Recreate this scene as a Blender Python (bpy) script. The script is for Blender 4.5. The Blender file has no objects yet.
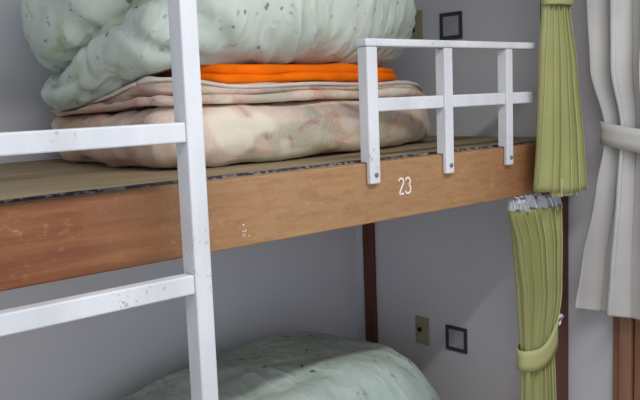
import bpy, bmesh, math, random
from mathutils import Vector, Matrix, noise
random.seed(7)
S = bpy.context.scene
COL = S.collection
PI = math.pi

# ------------------------------------------------------------------ materials
def srgb(r, g, b):
    f = lambda c: (c/255/12.92) if c/255 <= .04045 else ((c/255+.055)/1.055)**2.4
    return (f(r), f(g), f(b), 1)

class NT:
    def __init__(s, name, rough=.6, spec=.3):
        s.m = bpy.data.materials.new(name); s.m.use_nodes = True
        s.t = s.m.node_tree; s.b = s.t.nodes['Principled BSDF']
        s.b.inputs['Roughness'].default_value = rough
        s.b.inputs['Specular IOR Level'].default_value = spec
        s.tc = s.t.nodes.new('ShaderNodeTexCoord')
    def n(s, typ, **kw):
        x = s.t.nodes.new(typ)
        for k, v in kw.items():
            if k in x.inputs: x.inputs[k].default_value = v
            else: setattr(x, k, v)
        return x
    def l(s, a, b): s.t.links.new(a, b)
    def map(s, scale=(1,1,1), rot=(0,0,0), src=None):
        m = s.n('ShaderNodeMapping'); m.inputs['Scale'].default_value = scale
        m.inputs['Rotation'].default_value = rot
        s.l(src or s.tc.outputs['Object'], m.inputs['Vector']); return m.outputs[0]
    def noise(s, scale, detail=4, vec=None, rough=.55, dist=0):
        x = s.n('ShaderNodeTexNoise'); x.inputs['Scale'].default_value = scale
        x.inputs['Detail'].default_value = detail; x.inputs['Roughness'].default_value = rough
        x.inputs['Distortion'].default_value = dist
        s.l(vec or s.tc.outputs['Object'], x.inputs['Vector']); return x
    def vor(s, scale, vec=None, rnd=1, feature='F1'):
        x = s.n('ShaderNodeTexVoronoi'); x.feature = feature
        x.inputs['Scale'].default_value = scale; x.inputs['Randomness'].default_value = rnd
        s.l(vec or s.tc.outputs['Object'], x.inputs['Vector']); return x
    def ramp(s, fac, stops, interp='LINEAR'):
        r = s.n('ShaderNodeValToRGB'); r.color_ramp.interpolation = interp
        e = r.color_ramp.elements
        while len(e) < len(stops): e.new(.5)
        for i, (p, c) in enumerate(stops):
            e[i].position = p; e[i].color = c if not isinstance(c, (int, float)) else (c, c, c, 1)
        s.l(fac, r.inputs[0]); return r.outputs[0]
    def mix(s, fac, a, b, mode='MIX'):
        x = s.n('ShaderNodeMix'); x.data_type = 'RGBA'; x.blend_type = mode
        if isinstance(fac, (int, float)): x.inputs[0].default_value = fac
        else: s.l(fac, x.inputs[0])
        for v, i in ((a, 6), (b, 7)):
            if isinstance(v, tuple): x.inputs[i].default_value = v
            else: s.l(v, x.inputs[i])
        return x.outputs[2]
    def math(s, op, a, b=0):
        x = s.n('ShaderNodeMath'); x.operation = op
        for v, i in ((a, 0), (b, 1)):
            if isinstance(v, (int, float)): x.inputs[i].default_value = v
            else: s.l(v, x.inputs[i])
        return x.outputs[0]
    def out(s, col, bump=None, strength=.3, dist=.01):
        if isinstance(col, tuple): s.b.inputs['Base Color'].default_value = col
        else: s.l(col, s.b.inputs['Base Color'])
        if bump is not None:
            x = s.n('ShaderNodeBump'); x.inputs['Strength'].default_value = strength
            x.inputs['Distance'].default_value = dist
            s.l(bump, x.inputs['Height']); s.l(x.outputs[0], s.b.inputs['Normal'])
        return s.m

def simple(name, c, rough=.6, var=.12, sc=8, spec=.3, bump=0):
    t = NT(name, rough, spec); n = t.noise(sc, 4)
    d = tuple(x*(1-var*2) for x in c[:3])+(1,)
    col = t.ramp(n.outputs[0], [(.3, d), (.7, c)])
    return t.out(col, n.outputs[0] if bump else None, bump)

def m_wall():
    t = NT('plaster wall paint', .8, .2); n = t.noise(2.2, 5); f = t.noise(120, 3)
    return t.out(t.ramp(n.outputs[0], [(.3, srgb(201, 202, 207)), (.7, srgb(208, 209, 214))]), f.outputs[0], .12, .003)
def m_wood(name, dark, mid, light, axis='X', specks=True, rough=.5):
    t = NT(name, rough, .35)
    sc = {'X': (1.2, 14, 22), 'Z': (22, 14, 1.2), 'Y': (14, 1.2, 22)}[axis]
    v = t.map(sc); n1 = t.noise(1.6, 6, v, .6, .6); n2 = t.noise(6, 4, v, .6)
    c = t.ramp(n1.outputs[0], [(.3, dark), (.5, mid), (.72, light)])
    c = t.mix(t.ramp(n2.outputs[0], [(.42, .0), (.62, .38)]), c, dark)
    big = t.noise(2.0, 2, t.map((1.6, 1, 1)))
    c = t.mix(t.ramp(big.outputs[0], [(.45, 0.0), (.7, .4)]), c, light)
    if specks:
        sp = t.noise(95, 3, t.map((.55, 1, 1)), .7)
        pm = t.noise(7, 2)
        k = t.math('MULTIPLY', t.ramp(sp.outputs[0], [(.56, 0), (.7, .6)]), t.ramp(pm.outputs[0], [(.42, .1), (.66, .6)]))
        c = t.mix(k, c, srgb(214, 172, 120))
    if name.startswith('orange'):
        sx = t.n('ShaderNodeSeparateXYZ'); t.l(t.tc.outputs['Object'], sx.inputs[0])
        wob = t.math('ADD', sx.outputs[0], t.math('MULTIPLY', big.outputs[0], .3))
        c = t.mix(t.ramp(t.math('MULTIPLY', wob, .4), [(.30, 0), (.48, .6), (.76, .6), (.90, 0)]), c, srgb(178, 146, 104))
        fine = t.noise(60, 3, t.map((.25, 1, 1)), .7)
        c = t.mix(t.ramp(fine.outputs[0], [(.45, 0), (.65, .3)]), c, srgb(120, 70, 40))
    return t.out(c, n2.outputs[0], .18, .003)
def m_white_paint():
    t = NT('chipped white paint', .55, .4)
    n = t.noise(9, 4, t.map((1, 1, .35)))
    c = t.ramp(n.outputs[0], [(.3, srgb(190, 194, 198)), (.65, srgb(211, 214, 218))])
    ch = t.noise(85, 3, None, .7); ar = t.noise(5, 2)
    k = t.math('MULTIPLY', t.ramp(ch.outputs[0], [(.61, 0), (.67, 1)]), t.ramp(ar.outputs[0], [(.52, 0), (.64, .7)]))
    c = t.mix(k, c, srgb(140, 130, 126))
    b = t.noise(30, 3, t.map((1, 1, .2)))
    return t.out(c, b.outputs[0], .25, .003)
def m_quilt(name, base, base2, dot_scale=17, olive=.35, dr=.09, da=.7):
    t = NT(name, .85, .15)
    n = t.noise(6, 4); c = t.ramp(n.outputs[0], [(.35, base2), (.62, base)])
    # soft olive leaf strokes
    w = t.noise(7, 3, t.map((1, 1, .55), (0.2, .5, 0)), .5, 1.2)
    c = t.mix(t.ramp(w.outputs[0], [(.60, 0), (.70, olive)]), c, srgb(160, 172, 105))
    w2 = t.noise(11, 2, t.map((1, .8, 1.6), (.9, .2, .4)), .5, .8)
    c = t.mix(t.ramp(w2.outputs[0], [(.64, 0), (.72, .25)]), c, srgb(120, 150, 140))
    # little dark sprigs scattered over the cloth
    dn = t.noise(30, 2)
    add = t.n('ShaderNodeVectorMath'); add.operation = 'MULTIPLY_ADD'
    t.l(dn.outputs[1], add.inputs[0]); add.inputs[1].default_value = (.045,)*3
    t.l(t.tc.outputs['Object'], add.inputs[2])
    v = t.vor(dot_scale, add.outputs[0])
    sep = t.n('ShaderNodeSeparateColor'); t.l(v.outputs['Color'], sep.inputs[0])
    k = t.math('MULTIPLY', t.ramp(v.outputs['Distance'], [(dr, da), (dr*1.9, 0)]), t.ramp(sep.outputs[0], [(.38, 0), (.48, 1)]))
    c = t.mix(k, c, srgb(50, 88, 72))
    v2 = t.vor(dot_scale*1.7, t.map((1, 1, 1), (.5, .5, .5), add.outputs[0]))
    s2 = t.n('ShaderNodeSeparateColor'); t.l(v2.outputs['Color'], s2.inputs[0])
    k2 = t.math('MULTIPLY', t.ramp(v2.outputs['Distance'], [(.16, .5), (.28, 0)]), t.ramp(s2.outputs[1], [(.72, 0), (.8, 1)]))
    c = t.mix(k2, c, srgb(110, 128, 118))
    f = t.noise(6, 1.5, t.map((2.2, 1.2, .7)), .45, .7)
    return t.out(c, t.ramp(f.outputs[0], [(.28, 0), (.5, 1), (.72, .1)]), .32, .016)
def m_futon(name, a, b, pink=.5):
    t = NT(name, .85, .15)
    n = t.noise(5, 3); c = t.ramp(n.outputs[0], [(.35, b), (.6, a)])
    for (s, r, col, th, amt) in ((4.2, (0, .4, .3), srgb(196, 140, 112), .55, pink), (3.6, (.6, 0, .9), srgb(150, 162, 142), .60, .45),
                                 (5.2, (1.2, .3, 0), srgb(196, 178, 118), .61, .5), (6.5, (.3, 1.0, .3), srgb(160, 92, 96), .66, pink), (3.3, (.3, .1, 1.3), srgb(226, 218, 200), .58, .7)):
        w = t.noise(s, 1.5, t.map((1, 1, 1.3), r), .45, 1.6)
        c = t.mix(t.ramp(w.outputs[0], [(th-.02, 0), (th+.05, amt)]), c, col)
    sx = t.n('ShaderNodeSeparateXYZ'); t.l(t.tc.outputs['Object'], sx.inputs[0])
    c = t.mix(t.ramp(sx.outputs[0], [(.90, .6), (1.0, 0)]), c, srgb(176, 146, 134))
    cr = t.vor(60, None, 1, 'DISTANCE_TO_EDGE')
    cm = t.noise(6, 2)
    k = t.math('MULTIPLY', t.ramp(cr.outputs['Distance'], [(.02, .2), (.12, 0)]), t.ramp(cm.outputs[0], [(.45, 0), (.6, 1)]))
    c = t.mix(k, c, srgb(232, 224, 210))
    f = t.noise(8, 2, t.map((1.4, 1.2, 1.0)), .5, .7)
    return t.out(c, t.ramp(f.outputs[0], [(.28, 0), (.5, 1), (.72, .2)]), .3, .010)
def m_border():
    t = NT('black and grey woven border cloth', .8, .2)
    v = t.vor(110, t.map((1, .6, 1.6))); sep = t.n('ShaderNodeSeparateColor'); t.l(v.outputs['Color'], sep.inputs[0])
    c = t.ramp(sep.outputs[0], [(.0, srgb(46, 46, 54)), (.62, srgb(62, 62, 70)), (.70, srgb(104, 102, 104)), (1, srgb(130, 126, 122))])
    sx = t.n('ShaderNodeSeparateXYZ'); t.l(t.tc.outputs['Object'], sx.inputs[0])
    c = t.mix(t.ramp(sx.outputs[1], [(.0, 0), (1, 1)], 'CONSTANT'), c, c)
    return t.out(c)
def m_tatami():
    t = NT('woven straw mat', .75, .25)
    w = t.n('ShaderNodeTexWave'); w.bands_direction = 'Y'; w.inputs['Scale'].default_value = 60; w.inputs['Distortion'].default_value = 1.0
    t.l(t.tc.outputs['Object'], w.inputs['Vector'])
    n = t.noise(5, 4, t.map((.6, 3, 1)))
    c = t.ramp(n.outputs[0], [(.3, srgb(140, 124, 98)), (.7, srgb(160, 144, 115))])
    return t.out(c, w.outputs[0], .3, .002)
def m_cloth(name, a, b, sc=40, transl=.0):
    t = NT(name, .9, .1)
    n = t.noise(5, 3); f = t.noise(260, 2)
    if transl: pass
    return t.out(t.ramp(n.outputs[0], [(.3, b), (.7, a)]), f.outputs[0], .2, .002)

WALL = m_wall()
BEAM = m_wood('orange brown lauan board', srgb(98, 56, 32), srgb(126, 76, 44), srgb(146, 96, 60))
POST = m_wood('dark red brown stained post', srgb(70, 40, 32), srgb(92, 54, 43), srgb(106, 65, 51), 'Z', False, .45)
JAMB = m_wood('light brown door frame wood', srgb(120, 84, 66), srgb(146, 106, 84), srgb(160, 120, 96), 'Z', False, .5)
BOARD = m_wood('plywood boards', srgb(150, 112, 72), srgb(176, 138, 96), srgb(190, 154, 110))
WHITE = m_white_paint()
QUILT = m_quilt('pale green printed quilt cotton', srgb(200, 210, 199), srgb(182, 194, 184), 21, .65, .09, .7)
QUILT2 = m_quilt('pale mint printed quilt cotton', srgb(182, 198, 190), srgb(162, 180, 172), 17, .12, .10, .95)
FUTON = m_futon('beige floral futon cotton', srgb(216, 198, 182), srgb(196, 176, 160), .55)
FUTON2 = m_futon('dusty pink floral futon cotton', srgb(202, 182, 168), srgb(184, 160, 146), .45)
PIPING = simple('pale piping cord', srgb(214, 204, 194), .8)
ORANGE = simple('orange fleece', srgb(246, 116, 14), .95, .14, 10, .05, .3)
TATAMI = m_tatami(); BORDER = m_border()
GREEN = m_cloth('yellow green curtain cloth', srgb(178, 180, 128), srgb(164, 167, 112))
GREENL = m_cloth('pale hem cloth', srgb(206, 208, 168), srgb(188, 192, 140))
BEIGE = m_cloth('warm grey lined curtain cloth', srgb(194, 193, 191), srgb(180, 179, 177))
TAPE = simple('white curtain header tape', srgb(226, 230, 238), .7)
STEEL = simple('dull metal', srgb(120, 118, 116), .4, .1, 20, .5)
DARKF = simple('dark grey plastic frame', srgb(68, 70, 76), .5)
PANEL = simple('grey plastic switch panel', srgb(172, 174, 180), .5)
IVORY = simple('yellowed ivory plastic', srgb(166, 160, 128), .5)
BLACK = simple('black plastic', srgb(12, 12, 14), .5)
NUM = simple('white stencil paint', srgb(236, 232, 222), .7, .05)
FLOORM = m_wood('floor boards', srgb(96, 66, 46), srgb(124, 88, 62), srgb(138, 100, 74), 'Y', False)
CEIL = simple('ceiling board', srgb(205, 205, 205), .9, .03)

# ------------------------------------------------------------------ mesh helpers
def bx(bm, a, b):
    vs = [bm.verts.new((x, y, z)) for x in (a[0], b[0]) for y in (a[1], b[1]) for z in (a[2], b[2])]
    for q in ((0,1,3,2), (4,6,7,5), (0,4,5,1), (2,3,7,6), (0,2,6,4), (1,5,7,3)):
        bm.faces.new([vs[i] for i in q])
def cyl(bm, p, q, r, seg=16, r2=None):
    p = Vector(p); q = Vector(q); d = (q-p).normalized()
    u = d.orthogonal().normalized(); w = d.cross(u); r2 = r if r2 is None else r2
    A = [bm.verts.new(p+(u*math.cos(k*2*PI/seg)+w*math.sin(k*2*PI/seg))*r) for k in range(seg)]
    B = [bm.verts.new(q+(u*math.cos(k*2*PI/seg)+w*math.sin(k*2*PI/seg))*r2) for k in range(seg)]
    for k in range(seg): bm.faces.new((A[k], A[(k+1)%seg], B[(k+1)%seg], B[k]))
    bm.faces.new(A[::-1]); bm.faces.new(B)
def tube(bm, pts, r, seg=8):
    rings = []
    for i, p in enumerate(pts):
        p = Vector(p); d = (Vector(pts[min(i+1, len(pts)-1)])-Vector(pts[max(i-1, 0)])).normalized()
        u = d.cross(Vector((0.13, .2, 1))).normalized(); w = d.cross(u)
        rings.append([bm.verts.new(p+(u*math.cos(k*2*PI/seg)+w*math.sin(k*2*PI/seg))*r) for k in range(seg)])
    for a, b in zip(rings, rings[1:]):
        for k in range(seg): bm.faces.new((a[k], a[(k+1)%seg], b[(k+1)%seg], b[k]))
    bm.faces.new(rings[0][::-1]); bm.faces.new(rings[-1])
def obj(name, bm, mat, parent=None, smooth=False, bevel=0, loc=None):
    bmesh.ops.recalc_face_normals(bm, faces=bm.faces)
    me = bpy.data.meshes.new(name); bm.to_mesh(me); bm.free()
    if smooth:
        for p in me.polygons: p.use_smooth = True
    me.materials.append(mat)
    o = bpy.data.objects.new(name, me); COL.objects.link(o)
    if parent: o.parent = parent
    if bevel:
        m = o.modifiers.new('bevel', 'BEVEL'); m.width = bevel; m.segments = 2; m.limit_method = 'ANGLE'
    return o
def box(name, a, b, mat, parent=None, bevel=.002):
    bm = bmesh.new(); bx(bm, a, b); return obj(name, bm, mat, parent, bevel=bevel)
def tag(o, label, cat, group=None):
    o['label'] = label; o['category'] = cat
    if group: o['group'] = group
    return o
def thing(name, label, cat, loc=(0,0,0), group=None):
    o = bpy.data.objects.new(name, None); COL.objects.link(o); o.empty_display_size = .05; o.location = loc
    return tag(o, label, cat, group)
def struct(o): o['kind'] = 'structure'; return o

def catmull(pts, n):
    out = []; N = len(pts)
    for i in range(N):
        p0, p1, p2, p3 = (Vector(pts[(i+k-1) % N]) for k in range(4))
        for j in range(n):
            t = j/n
            out.append(.5*((2*p1)+(-p0+p2)*t+(2*p0-5*p1+4*p2-p3)*t*t+(-p0+3*p1-3*p2+p3)*t**3))
    return out
def slab(bm, pts, zb, zt, R=None, disp=None, rings=14, n=16, square=1.0):
    """soft closed pad: outline pts, bottom and top height functions, rounded edge, displacement"""
    ol = [p for p in catmull([(x, y, 0) for x, y in pts], n)]
    c = sum(ol, Vector())/len(ol); M = len(ol)
    zbf = zb if callable(zb) else (lambda x, y: zb)
    ztf = zt if callable(zt) else (lambda x, y: zt)
    prof = []
    for k in range(1, rings+1): prof.append(('b', k/rings))
    K = 16
    for k in range(1, K): prof.append(('e', -PI/2+PI*k/K))
    for k in range(rings, 0, -1): prof.append(('t', k/rings))
    grid = []
    for kind, v in prof:
        row = []
        for i, o in enumerate(ol):
            rad = (o-c).length; d = (o-c)/rad
            h = ztf(o.x, o.y)-zbf(o.x, o.y); r = min(h/2, R or 9)
            if kind == 'e':
                cs = abs(math.cos(v))**square; p = c+d*(rad-r+r*cs)
                a, b = zbf(p.x, p.y), ztf(p.x, p.y); z = (a+b)/2+(b-a)/2*math.copysign(abs(math.sin(v))**square, math.sin(v))
            else:
                p = c+d*(rad-r)*v; z = zbf(p.x, p.y) if kind == 'b' else ztf(p.x, p.y)
            q = Vector((p.x, p.y, z))
            if disp:
                s = i/M
                w = math.cos(v) if kind == 'e' else 0
                nrm = d*w+Vector((0, 0, (math.sin(v) if kind == 'e' else (1 if kind == 't' else -.0))))
                q += nrm*disp(q, w, kind)
            row.append(bm.verts.new(q))
        grid.append(row)
    for a, b in zip(grid, grid[1:]):
        for i in range(M): bm.faces.new((a[i], a[(i+1) % M], b[(i+1) % M], b[i]))
    zc = bm.verts.new((c.x, c.y, zbf(c.x, c.y))); tc = bm.verts.new((c.x, c.y, ztf(c.x, c.y)))
    for i in range(M):
        bm.faces.new((zc, grid[0][(i+1) % M], grid[0][i])); bm.faces.new((tc, grid[-1][i], grid[-1][(i+1) % M]))
def nz(x, y, z): return noise.noise(Vector((x, y, z)))
def sm(a, b, x):
    t = max(0, min(1, (x-a)/(b-a))); return t*t*(3-2*t)

# ------------------------------------------------------------------ the room
XE, YW = 2.30, 2.38           # end wall (right), back wall
H = 2.5
struct(box('floor', (-1.6, -1.2, -.06), (XE+.1, YW+.1, 0), FLOORM, bevel=0))
struct(box('ceiling', (-1.6, -1.2, H), (XE+.1, YW+.1, H+.06), CEIL, bevel=0))
struct(box('wall_back', (-1.6, YW, 0), (XE+.1, YW+.1, H), WALL, bevel=0))
struct(box('wall_right', (XE, .36, 0), (XE+.1, YW, H), WALL, bevel=0))
# wooden door frame in the right wall, nearer the camera, and the sliding door in it
bm = bmesh.new()
bx(bm, (2.262, 1.170, 0), (XE, 1.208, 2.02)); bx(bm, (2.278, 1.204, 0), (XE, 1.236, 2.05))
bx(bm, (2.262, .38, 1.98), (XE, 1.17, 2.02)); bx(bm, (2.278, .345, 2.02), (XE, 1.204, 2.05)); bx(bm, (2.262, .345, 0), (XE, .38, 1.98))
struct(obj('trim_1', bm, JAMB, bevel=.002))
d = struct(box('door_1', (2.275, .385, .01), (2.2995, 1.165, 1.975), JAMB, bevel=.003))
b = box('door_handle', (2.269, .44, .95), (2.277, .47, 1.08), STEEL, d)

# ------------------------------------------------------------------ bunk bed
bed = thing('bunk_bed', 'wooden bunk bed with orange-brown side board, brown posts and white guard rail', 'bunk bed')
X0 = .02
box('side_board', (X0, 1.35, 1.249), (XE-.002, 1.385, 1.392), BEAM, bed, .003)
box('lower_side_board', (X0, 1.35, .16), (XE-.002, 1.385, .302), BEAM, bed, .003)
for (x0, x1, y0, y1, z1) in ((2.222, 2.299, 1.40, 1.455, 2.3), (2.279, 2.299, 2.27, 2.325, 2.3), (X0, X0+.077, 1.386, 1.455, 2.3), (X0, X0+.077, 2.27, 2.34, 2.3)):
    box('post', (x0, y0, 0), (x1, y1, z1), POST, bed, .004)
for z in (1.33, .2765):
    box('platform', (X0+.0, 1.386, z), (XE-.004, YW-.004, z+.03), BOARD, bed, .001)
for z in (1.27, .18):
    box('back_board', (X0+.078, 2.345, z), (2.22, YW-.003, z+.055), BOARD, bed, .002)
# guard rail: three posts bolted to the front of the board and two rails
PX = ((1.343, 1.378), (1.619, 1.651), (1.881, 1.910))
F = 1.349
for (a, b2) in PX:
    bm = bmesh.new()   # notched over the top of the side board
    vs = [[bm.verts.new((x, y, z)) for (y, z) in ((1.336, 1.343), (1.349, 1.343), (1.349, 1.3935), (1.368, 1.3935), (1.368, 1.661), (1.336, 1.661))] for x in (a, b2)]
    bm.faces.new(vs[0]); bm.faces.new(vs[1][::-1])
    for k in range(6): bm.faces.new((vs[0][k], vs[0][(k+1) % 6], vs[1][(k+1) % 6], vs[1][k]))
    p = obj('guard_post', bm, WHITE, bed, bevel=.003)
    bm = bmesh.new(); cxx = (a+b2)/2+.002
    cyl(bm, (cxx, 1.3365, 1.364), (cxx, 1.3335, 1.364), .0055, 14); 
    obj('screw', bm, STEEL, p, True, 0)
box('guard_rail', (1.340, 1.3345, 1.6615), (2.021, 1.369, 1.680), WHITE, bed, .004)
for (a, b2) in ((1.3785, 1.6185), (1.6515, 1.8805), (1.9105, 2.012)):
    box('guard_rail', (a, 1.340, 1.511), (b2, 1.364, 1.543), WHITE, bed, .003)

# number painted on the side board
def stroke(bm, pts, w, y):
    """brush stroke on the front of the board, an open band with thickness"""
    P = [Vector((p[0], 0, p[1])) for p in pts]; L = []; Rr = []
    for i, p in enumerate(P):
        d = (P[min(i+1, len(P)-1)]-P[max(i-1, 0)]).normalized(); nn = Vector((d.z, 0, -d.x))
        L.append(p+nn*w/2); Rr.append(p-nn*w/2)
    def row(q, yy): return bm.verts.new((q.x, yy, q.z))
    a = [row(q, y) for q in L]; b3 = [row(q, y) for q in Rr]; a2 = [row(q, y+.0009) for q in L]; b4 = [row(q, y+.0009) for q in Rr]
    for i in range(len(P)-1):
        for q in ((a, b3), (b4, a2), (a2, a), (b3, b4)):
            bm.faces.new((q[0][i], q[0][i+1], q[1][i+1], q[1][i]))
    bm.faces.new((a[0], b3[0], b4[0], a2[0])); bm.faces.new((a[-1], a2[-1], b4[-1], b3[-1]))
def arc(cx, cz, rx, rz, a0, a1, n=12):
    return [(cx+rx*math.cos(math.radians(a0+(a1-a0)*k/n)), cz+rz*math.sin(math.radians(a0+(a1-a0)*k/n))) for k in range(n+1)]
bm = bmesh.new()
nx, nz0 = 1.452, 1.3065           # lower left corner of the digits
stroke(bm, arc(nx+.0095, nz0+.031, .0085, .0085, 165, -25)+[(nx+.002, nz0+.0015)], .0042, 1.3486)
stroke(bm, [(nx+.0008, nz0+.0015), (nx+.0185, nz0+.0015)], .0042, 1.3486)
q = nx+.0245
stroke(bm, arc(q+.009, nz0+.0305, .0085, .0088, 160, -80), .0042, 1.3486)
stroke(bm, arc(q+.009, nz0+.0112, .0098, .0108, 85, -160), .0042, 1.3486)
o = obj('painted_number', bm, NUM, bed); o['label'] = 'white stencilled number 23'
# little scuff of white paint lower left of the number
bm = bmesh.new()
for k in range(9):
    x, z = 0.985+random.uniform(-.008, .008), 1.288+random.uniform(-.02, .02)
    stroke(bm, [(x, z), (x+random.uniform(.001, .003), z+random.uniform(.001, .004))], random.uniform(.001, .002), 1.3487)
obj('paint_scuff', bm, NUM, bed)

# straw mats
def mat_thing(z, label):
    t = thing('tatami_mat', label, 'mat', (0, 0, 0))
    box('mat_surface', (X0+.002, 1.3915, z), (XE-.004, YW-.004, z+.034), TATAMI, t, .003)
    bm = bmesh.new()
    # cloth edging wrapped round the front edge, slightly uneven
    N = 120; prof = [(0, .0), (-.0035, .003), (-.0055, .010), (-.005, .022), (-.003, .031), (0.001, .0355), (.008, .0362), (.009, .0345)]
    rows = []
    for i in range(N+1):
        x = X0+.004+(XE-.01-X0)*i/N; w = .0012*nz(x*9, 3, z)
        rows.append([bm.verts.new((x, 1.3905+py-abs(w), z+pz+w)) for py, pz in prof])
    for a, b in zip(rows, rows[1:]):
        for j in range(len(prof)-1): bm.faces.new((a[j], b[j], b[j+1], a[j+1]))
    e = obj('cloth_edging', bm, BORDER, t, True); m = e.modifiers.new('s', 'SOLIDIFY'); m.thickness = .0008
    return t
mat_thing(1.3605, 'straw tatami mat with dark patterned cloth edge on the upper bunk')

# ------------------------------------------------------------------ ladder
lad = thing('ladder', 'white painted wooden ladder with chipped paint standing against the bunk', 'ladder', (0, 0, 0))
for x in (.345, .7965):
    box('ladder_stile', (x, 1.251, 0), (x+.0365, 1.293, 2.12), WHITE, lad, .003)
for k in range(7):
    z = 1.4785-.279*(k-2)
    if z < .08: continue
    box('rung', (.3815, 1.2535, z), (.796, 1.282, z+.036), WHITE, lad, .003)

# ------------------------------------------------------------------ bedding on the upper bunk
TOP = 1.3985
FO = [(.925, 1.68), (.955, 1.60), (1.06, 1.565), (1.30, 1.55), (1.54, 1.565), (1.80, 1.63), (2.0, 1.72), (2.12, 1.86), (2.15, 2.08), (2.08, 2.27), (1.8, 2.32), (1.3, 2.33), (1.05, 2.32), (.975, 2.25), (.93, 1.95)]
def offs(pts, d, cx=1.5, cy=1.95):
    r = []
    for x, y in pts:
        v = Vector((x-cx, y-cy)); l = v.length; v = v*(1+d/l); r.append((cx+v.x, cy+v.y))
    return r
def fut_disp(seed, amp=.008):
    def f(q, w, kind):
        if kind == 'b': return 0
        left = 1+1.0*(1-sm(.9, 1.15, q.x))
        cr = max(0, .6-2.4*abs(nz(q.x*5+seed, q.y*6, q.z*22)))
        return -.010*cr*(left-.7)+left*(amp*nz(q.x*7+seed, q.y*7, q.z*16)+amp*.5*nz(q.x*22+seed, q.y*22, q.z*34))
    return f
t = thing('futon', 'thick beige floral futon, bottom of the bedding stack on the upper bunk', 'futon')
bm = bmesh.new()
slab(bm, FO, TOP, lambda x, y: 1.542+.006*nz(x*4, y*4, 1)-.055*sm(1.85, 2.25, x)-.016*sm(1.30, .93, x)*sm(1.65, 2.15, y), .075, fut_disp(3), rings=10, square=.8)
o = obj('futon_body', bm, FUTON, t, True)
bm = bmesh.new()
t2 = thing('futon', 'thin dusty pink folded futon lying on the thick beige floral futon', 'futon')
RL = lambda x, y: sm(1.30, .93, x)*sm(1.65, 2.15, y)
FL = lambda x, y: sm(1.15, .98, x)*sm(1.85, 1.6, y)
zmid = lambda x, y: -.016*RL(x, y)+1.541+.006*nz(x*4, y*4, 1)-.052*sm(1.85, 2.25, x)
F2 = offs(FO, -.012)
slab(bm, F2, lambda x, y: zmid(x, y)-.002+.004, lambda x, y: zmid(x, y)+.026-.010*RL(x, y), .03, fut_disp(11, .005), rings=8)
slab(bm, offs(FO, -.03), lambda x, y: zmid(x, y)+.024-.010*RL(x, y), lambda x, y: zmid(x, y)+.048+.020*FL(x, y)-.022*RL(x, y), .03, fut_disp(15, .005), rings=8)
obj('futon_body', bm, FUTON2, t2, True)
bm = bmesh.new()
ol = catmull([(x, y, 0) for x, y in offs(FO, -.0285)], 8)
tube(bm, [(p.x, p.y-.0, zmid(p.x, p.y)+.042+.018*FL(p.x, p.y)-.022*RL(p.x, p.y)) for p in ol+[ol[0]]], .005, 8)
obj('piping', bm, PIPING, t2, True)
# orange blanket
zt2 = lambda x, y: zmid(x, y)+.049+.020*FL(x, y)-.022*RL(x, y)
t3 = thing('blanket', 'folded bright orange fleece blanket pressed between futon and quilt', 'blanket')
OB = [(1.07, 1.72), (1.09, 1.62), (1.16, 1.588), (1.40, 1.575), (1.60, 1.59), (1.75, 1.645), (1.86, 1.73), (1.91, 1.85), (1.90, 2.05), (1.80, 2.15), (1.4, 2.18), (1.12, 2.15), (1.06, 2.0)]
bm = bmesh.new()
slab(bm, OB, lambda x, y: zt2(x, y), lambda x, y: zt2(x, y)+.024+.004*nz(x*5, y*3, 2), .02, lambda q, w, k: 0 if k == 'b' else .006*nz(q.x*9, q.y*9, q.z*20), rings=8)
slab(bm, offs(OB, -.012), lambda x, y: zt2(x, y)+.020, lambda x, y: zt2(x, y)+.046+.008*nz(x*6, y*3, 7)-.016*sm(1.5, 1.9, x), .022, lambda q, w, k: 0 if k == 'b' else .010*nz(q.x*8+4, q.y*8, q.z*12), rings=8)
obj('blanket_body', bm, ORANGE, t3, True)
# quilt, folded: a low front-and-side fold and the puffy upper fold behind it
zo = lambda x, y: zt2(x, y)+.042*sm(.93, 1.10, x)*sm(2.05, 1.80, x)-.030*sm(1.02, .88, x)*sm(1.7, 2.1, y)
t4 = thing('quilt', 'puffy pale green printed quilt folded on top of the upper bunk bedding', 'quilt')
QO = [(.90, 1.75), (.925, 1.62), (1.04, 1.54), (1.35, 1.515), (1.65, 1.55), (1.87, 1.66), (1.99, 1.80), (2.03, 2.0), (1.98, 2.20), (1.7, 2.29), (1.3, 2.30), (1.02, 2.27), (.92, 2.18), (.885, 1.97)]
def qdisp(q, w, kind):
    if kind == 'b': return 0
    s = q.x*1.0-q.y*.25
    low = sm(1.86, 1.66, q.z)
    ph = s*2*PI/.062+5*nz(s*4, 2, q.z*2)
    g = sm(1.92, 1.66, q.z)*sm(.98, 1.15, q.x)*(.020*(1-abs(math.sin(ph/2))**.6*1.6)*(.55+.8*nz(s*6, 7, 1))+.03*nz(s*13, .3, q.z*2))+.022*nz(s*8, 5, q.z*5)
    cr = 1-abs(nz(q.x*7+q.z*6, q.y*7-q.z*5, q.z*3+2))*2.2
    return w*g+.014*nz(q.x*5, q.y*5, q.z*6)+.005*nz(q.x*20, q.y*20, q.z*12)-.020*max(0, cr-.35)*sm(1.5, 1.0, q.x)-.010*max(0, cr-.35)
ztA = lambda x, y: 1.592+.32*sm(.78, 1.35, x)*(.50+.50*sm(2.3, 1.6, y))+.13*sm(2.2, 1.60, y)-.03*sm(1.9, 2.1, x)
bm = bmesh.new()
slab(bm, QO, zo, ztA, .16, qdisp, rings=12, n=40)
BO = [(.865, 2.02), (.91, 1.88), (1.06, 1.78), (1.35, 1.72), (1.7, 1.76), (1.95, 1.85), (2.0, 2.0), (1.96, 2.2), (1.6, 2.28), (1.1, 2.28), (.93, 2.22), (.87, 2.12)]
slab(bm, BO, lambda x, y: ztA(x, y)-.02, lambda x, y: max(ztA(x, y)+.06, 1.93+.05*nz(x*3, y*3, 4)), .14, qdisp, rings=12)
o = obj('quilt_body', bm, QUILT, t4, True)

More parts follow.
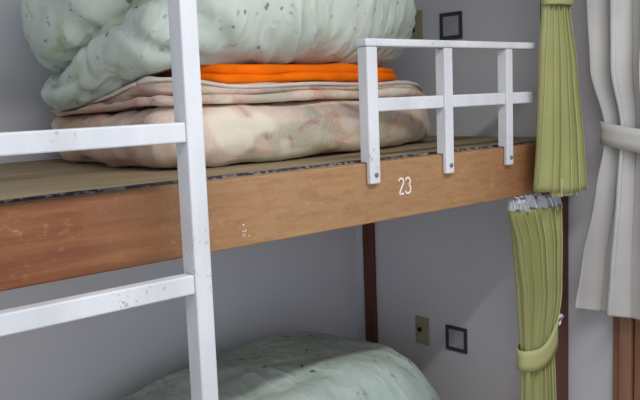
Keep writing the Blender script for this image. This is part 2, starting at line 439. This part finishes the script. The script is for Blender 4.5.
# ------------------------------------------------------------------ lower bunk
t5 = thing('quilt', 'mint green quilt with small dark sprigs heaped on the lower bunk', 'quilt')
LQ = [(.83, 1.80), (.90, 1.62), (1.15, 1.55), (1.45, 1.54), (1.75, 1.57), (1.97, 1.66), (2.05, 1.80), (2.08, 2.0), (2.03, 2.2), (1.75, 2.3), (1.3, 2.32), (.97, 2.28), (.84, 2.1)]
def ztL(x, y):
    return .525+.24*math.sin(PI*max(0, min(1, (x-.80)/1.55)))**.8*(.82+.18*math.sin(PI*max(0, min(1, (y-1.45)/.95))))
bm = bmesh.new()
slab(bm, LQ, .3075, ztL, .20, lambda q, w, k: 0 if k == 'b' else .014*nz(q.x*5, q.y*5, q.z*5)+.007*nz(q.x*13, q.y*13, q.z*13)-.012*max(0, .65-2.2*abs(nz(q.x*4+q.z*5, q.y*5-q.z*3, 3))), rings=14, n=30)
obj('quilt_body', bm, QUILT2, t5, True)

# ------------------------------------------------------------------ wall plates on the right wall
def plate_frame(z, label):
    t = thing('switch_plate', label, 'switch', (XE, 1.864, z))
    y0, y1, h = -.049, .049, .047
    bm = bmesh.new()
    for a, b in (((-.007, y0, -h), (-.0005, y0+.013, h)), ((-.007, y1-.013, -h), (-.0005, y1, h)), ((-.007, y0+.013, -h), (-.0005, y1-.013, -h+.013)), ((-.007, y0+.013, h-.013), (-.0005, y1-.013, h))):
        bx(bm, a, b)
    obj('frame', bm, DARKF, t, bevel=.001)
    box('panel', (-.005, y0+.0135, -h+.0135), (-.0006, y1-.0135, h-.0135), PANEL, t, .001)
    return t
plate_frame(.646, 'square dark framed switch plate on the wall of the lower bunk')
plate_frame(1.781, 'square dark framed switch plate on the wall above the guard rail')
def outlet(z, label, dz=0):
    t = thing('wall_socket', label, 'socket', (XE, 2.029, z))
    box('cover_plate', (-.006, -.034, -.055), (-.0005, .034, .055), IVORY, t, .002)
    bm = bmesh.new(); cyl(bm, (-.0062, .010, dz), (-.0105, .010, dz), .0095, 20); obj('jack', bm, BLACK, t, True)
outlet(.646, 'ivory socket plate with black jack beside the lower bunk quilt', .004)
outlet(1.795, 'ivory socket plate with black jack beside the upper bunk quilt', -.014)

# ------------------------------------------------------------------ curtains
def curtain(bm, rows, n, seed, per=14, open_=0):
    """rows: (z, xc, yc, half-width vector x, y, fold depth); a pleated sheet"""
    N = n*per; grid = []
    for (z, xc, yc, wx, wy, dp) in rows:
        W = Vector((wx, wy, 0)); pn = Vector((wy, -wx, 0)).normalized() if W.length else Vector((0, -1, 0))
        r = []
        for i in range(N+1):
            u = i/N*2-1
            ph = 2*PI*n*i/N+1.5*nz(u*3, seed, z*.7)
            a = math.sin(ph)
            amp = dp*(1+.5*nz(u*5, seed+3, z*1.3))
            p = Vector((xc, yc, z))+W*(u+.32/n*math.sin(2*ph+.6))-pn*(-amp*math.copysign(abs(a)**.75, a))
            p += -pn*dp*.8*(-(1-u*u)*.9)
            r.append(bm.verts.new(p))
        grid.append(r)
    for a, b in zip(grid, grid[1:]):
        for i in range(N): bm.faces.new((a[i], a[i+1], b[i+1], b[i]))
def rows_interp(keys, step):
    out = []; ks = keys
    z = ks[0][0]
    while z > ks[-1][0]-1e-6:
        for a, b in zip(ks, ks[1:]):
            if a[0] >= z >= b[0]-1e-9:
                t = (a[0]-z)/(a[0]-b[0]); t = t*t*(3-2*t)*.6+t*.4
                out.append((z,)+tuple(a[k]+(b[k]-a[k])*t for k in range(1, 6))); break
        z -= step
    out.append(ks[-1]); return out
def band(bm, pts, ra, rb, h, seg=40, tilt=(0, 0)):
    """fabric loop around a bundle at centre pts, radii ra, rb, height h"""
    c = Vector(pts); prof = [(-.5, -.002), (-.47, .003), (0, .005), (.47, .003), (.5, -.002)]
    rs = []
    for k in range(seg):
        a = 2*PI*k/seg; row = []
        for s, o in prof:
            row.append(bm.verts.new((c.x+(ra+o)*math.cos(a), c.y+(rb+o)*math.sin(a), c.z+s*h+tilt[0]*math.cos(a)+tilt[1]*math.sin(a))))
        rs.append(row)
    for k in range(seg):
        for j in range(len(prof)-1): bm.faces.new((rs[k][j], rs[(k+1) % seg][j], rs[(k+1) % seg][j+1], rs[k][j+1]))
def solid(o, th=.0016):
    m = o.modifiers.new('s', 'SOLIDIFY'); m.thickness = th; m.offset = 0; return o
# upper green curtain
t = thing('curtain', 'yellow-green upper bunk curtain gathered and tied, hanging over the board end', 'curtain')
K = [(2.28, 2.05, 1.29, .17, -.01, .024), (1.86, 2.046, 1.29, .050, -.006, .016), (1.78, 2.048, 1.29, .048, -.006, .016), (1.6, 2.058, 1.29, .074, -.010, .020), (1.4, 2.066, 1.29, .096, -.014, .022), (1.262, 2.066, 1.29, .110, -.018, .023)]
bm = bmesh.new(); curtain(bm, rows_interp(K, .02), 6, 1.0)
for v in bm.verts:
    if v.co.z < 1.30: v.co.z -= .012*math.sin(max(0, min(1, (v.co.x-1.98)/.24))*PI)
solid(obj('cloth', bm, GREEN, t, True))
bm = bmesh.new(); K2 = [(1.29, 2.09, 1.296, .055, -.012, .016), (1.238, 2.092, 1.296, .057, -.014, .016)]
curtain(bm, rows_interp(K2, .012), 4, 2.0); solid(obj('lining', bm, GREENL, t, True))
bm = bmesh.new(); band(bm, (2.047, 1.284, 1.818), .058, .030, .080); solid(obj('tie_band', bm, GREEN, t, True))
bm = bmesh.new(); cyl(bm, (X0, 1.285, 2.30), (XE-.002, 1.285, 2.30), .010)
tag(obj('curtain_rod', bm, STEEL, None, True), 'metal curtain rod over the upper bunk', 'curtain rod')
# lower green curtain
t = thing('curtain', 'yellow-green lower bunk curtain with white header tape, tied to the post', 'curtain')
K = [(1.205, 2.050, 1.362, .108, -.020, .024), (1.1, 2.052, 1.355, .098, -.012, .028), (.95, 2.05, 1.350, .088, -.008, .028), (.80, 2.035, 1.346, .074, -.004, .020), (.77, 2.032, 1.345, .072, 0, .020), (.6, 2.03, 1.345, .078, 0, .022), (.1, 2.03, 1.35, .09, 0, .024)]
bm = bmesh.new(); curtain(bm, rows_interp(K, .02), 7, 5.0)
solid(obj('cloth', bm, GREEN, t, True))
bm = bmesh.new(); K2 = [(1.238, 2.045, 1.362, .105, -.018, .016), (1.203, 2.050, 1.361, .109, -.020, .0215)]
curtain(bm, rows_interp(K2, .01), 9, 5.0)
for v in bm.verts: v.co.z += .006*math.sin(v.co.x*160)-.10*max(0, v.co.x-2.06)
solid(obj('header_tape', bm, TAPE, t, True), .0022)
for k in range(10):
    x = 1.94+k*.0235; bm = bmesh.new()
    tube(bm, [(x, 1.350, 1.222), (x+.003, 1.340, 1.236), (x+.004, 1.346, 1.2445), (x, 1.358, 1.246)], .0018, 6)
    obj('hook', bm, TAPE, t, True)
# tie back: slanting sash from the left of the bundle up to the post
bm = bmesh.new(); N = 48; rings = []
for k in range(N):
    a = 2*PI*k/N; cx, cy = 2.036, 1.345
    x = cx+.088*math.cos(a); y = cy+.040*math.sin(a)
    up = .062*sm(-.6, 1.0, math.cos(a))+.0*math.sin(a); h = .062+.022*sm(-.6, .6, math.cos(a))
    rings.append([bm.verts.new((x*1+(0 if j else 0), y, .765+up+h*s+.003*nz(a*2, s, 1))) for j, s in enumerate((-.5, -.2, .2, .5))])
for k in range(N):
    for j in range(3): bm.faces.new((rings[k][j], rings[(k+1) % N][j], rings[(k+1) % N][j+1], rings[k][j+1]))
solid(obj('tie_back', bm, GREEN, t, True), .003)
bm = bmesh.new(); tube(bm, [(2.130, 1.345, .845), (2.155, 1.340, .86), (2.172, 1.345, .852), (2.165, 1.35, .835), (2.15, 1.345, .83)], .005, 8)
tube(bm, [(2.160, 1.345, .85), (2.19, 1.375, .862), (2.225, 1.400, .868)], .003, 8)
o = obj('tie_loop', bm, TAPE, t, True)
# beige curtain
t = thing('curtain', 'warm grey room curtain tied back beside the wooden door frame', 'curtain')
K = [(2.28, 2.235, 1.15, -.012, -.22, .022), (1.80, 2.225, 1.13, -.010, -.175, .026), (1.6, 2.215, 1.125, -.008, -.155, .030), (1.44, 2.215, 1.115, -.006, -.118, .022), (1.38, 2.213, 1.115, -.006, -.118, .022), (1.25, 2.210, 1.11, -.010, -.150, .022), (1.0, 2.212, 1.115, -.012, -.20, .018), (.874, 2.212, 1.115, -.014, -.222, .018)]
bm = bmesh.new(); curtain(bm, rows_interp(K, .02), 4, 9.0, 28)
solid(obj('cloth', bm, BEIGE, t, True), .002)
bm = bmesh.new(); N = 48; rings = []
for k in range(N):
    a = 2*PI*k/N
    y = 1.115+.126*math.cos(a); x = 2.212+.045*math.sin(a)
    z0 = 1.398+.02*math.cos(a); rings.append([bm.verts.new((x, y, z0+.033*s)) for s in (-1, -.3, .3, 1)])
for k in range(N):
    for j in range(3): bm.faces.new((rings[k][j], rings[(k+1) % N][j], rings[(k+1) % N][j+1], rings[k][j+1]))
solid(obj('tie_back', bm, BEIGE, t, True), .003)
bm = bmesh.new(); cyl(bm, (2.235, .30, 2.30), (2.235, 1.42, 2.30), .011)
for y in (.34, 1.38): cyl(bm, (2.235, y, 2.30), (XE-.001, y, 2.30), .006)
tag(obj('curtain_rod', bm, STEEL, None, True), 'metal curtain rod above the wooden door frame', 'curtain rod')

# ------------------------------------------------------------------ light
w = bpy.data.worlds.new('room daylight'); S.world = w; w.use_nodes = True
bg = w.node_tree.nodes['Background']; bg.inputs[0].default_value = (.84, .90, 1, 1); bg.inputs[1].default_value = 1.25
def area(name, loc, rot, sx, sy, e, col):
    L = bpy.data.lights.new(name, 'AREA'); L.shape = 'RECTANGLE'; L.size = sx; L.size_y = sy; L.energy = e; L.color = col
    o = bpy.data.objects.new(name, L); o.location = loc; o.rotation_euler = rot; COL.objects.link(o); return o
area('ceiling_lamp_light', (.95, .30, 2.44), (0, 0, 0), 1.9, .08, 30, (1, .98, .97))

# ------------------------------------------------------------------ camera
cam = bpy.data.cameras.new('camera'); cam.sensor_width = 36; cam.lens = 815/640*36; cam.clip_start = .02
co = bpy.data.objects.new('camera', cam); COL.objects.link(co)
R = Matrix(((0.74493693, 0.11137735, -0.65777204), (-0.66606657, 0.06839091, -0.7427503), (-0.03773993, 0.99142209, 0.12513164)))
co.matrix_world = Matrix.Translation((0, 0, 1.55)) @ R.to_4x4()
S.camera = co
S.view_settings.view_transform = 'Standard'; S.view_settings.look = 'None'
S.view_settings.gamma = 1; S.view_settings.use_curve_mapping = False; S.view_settings.exposure = 0
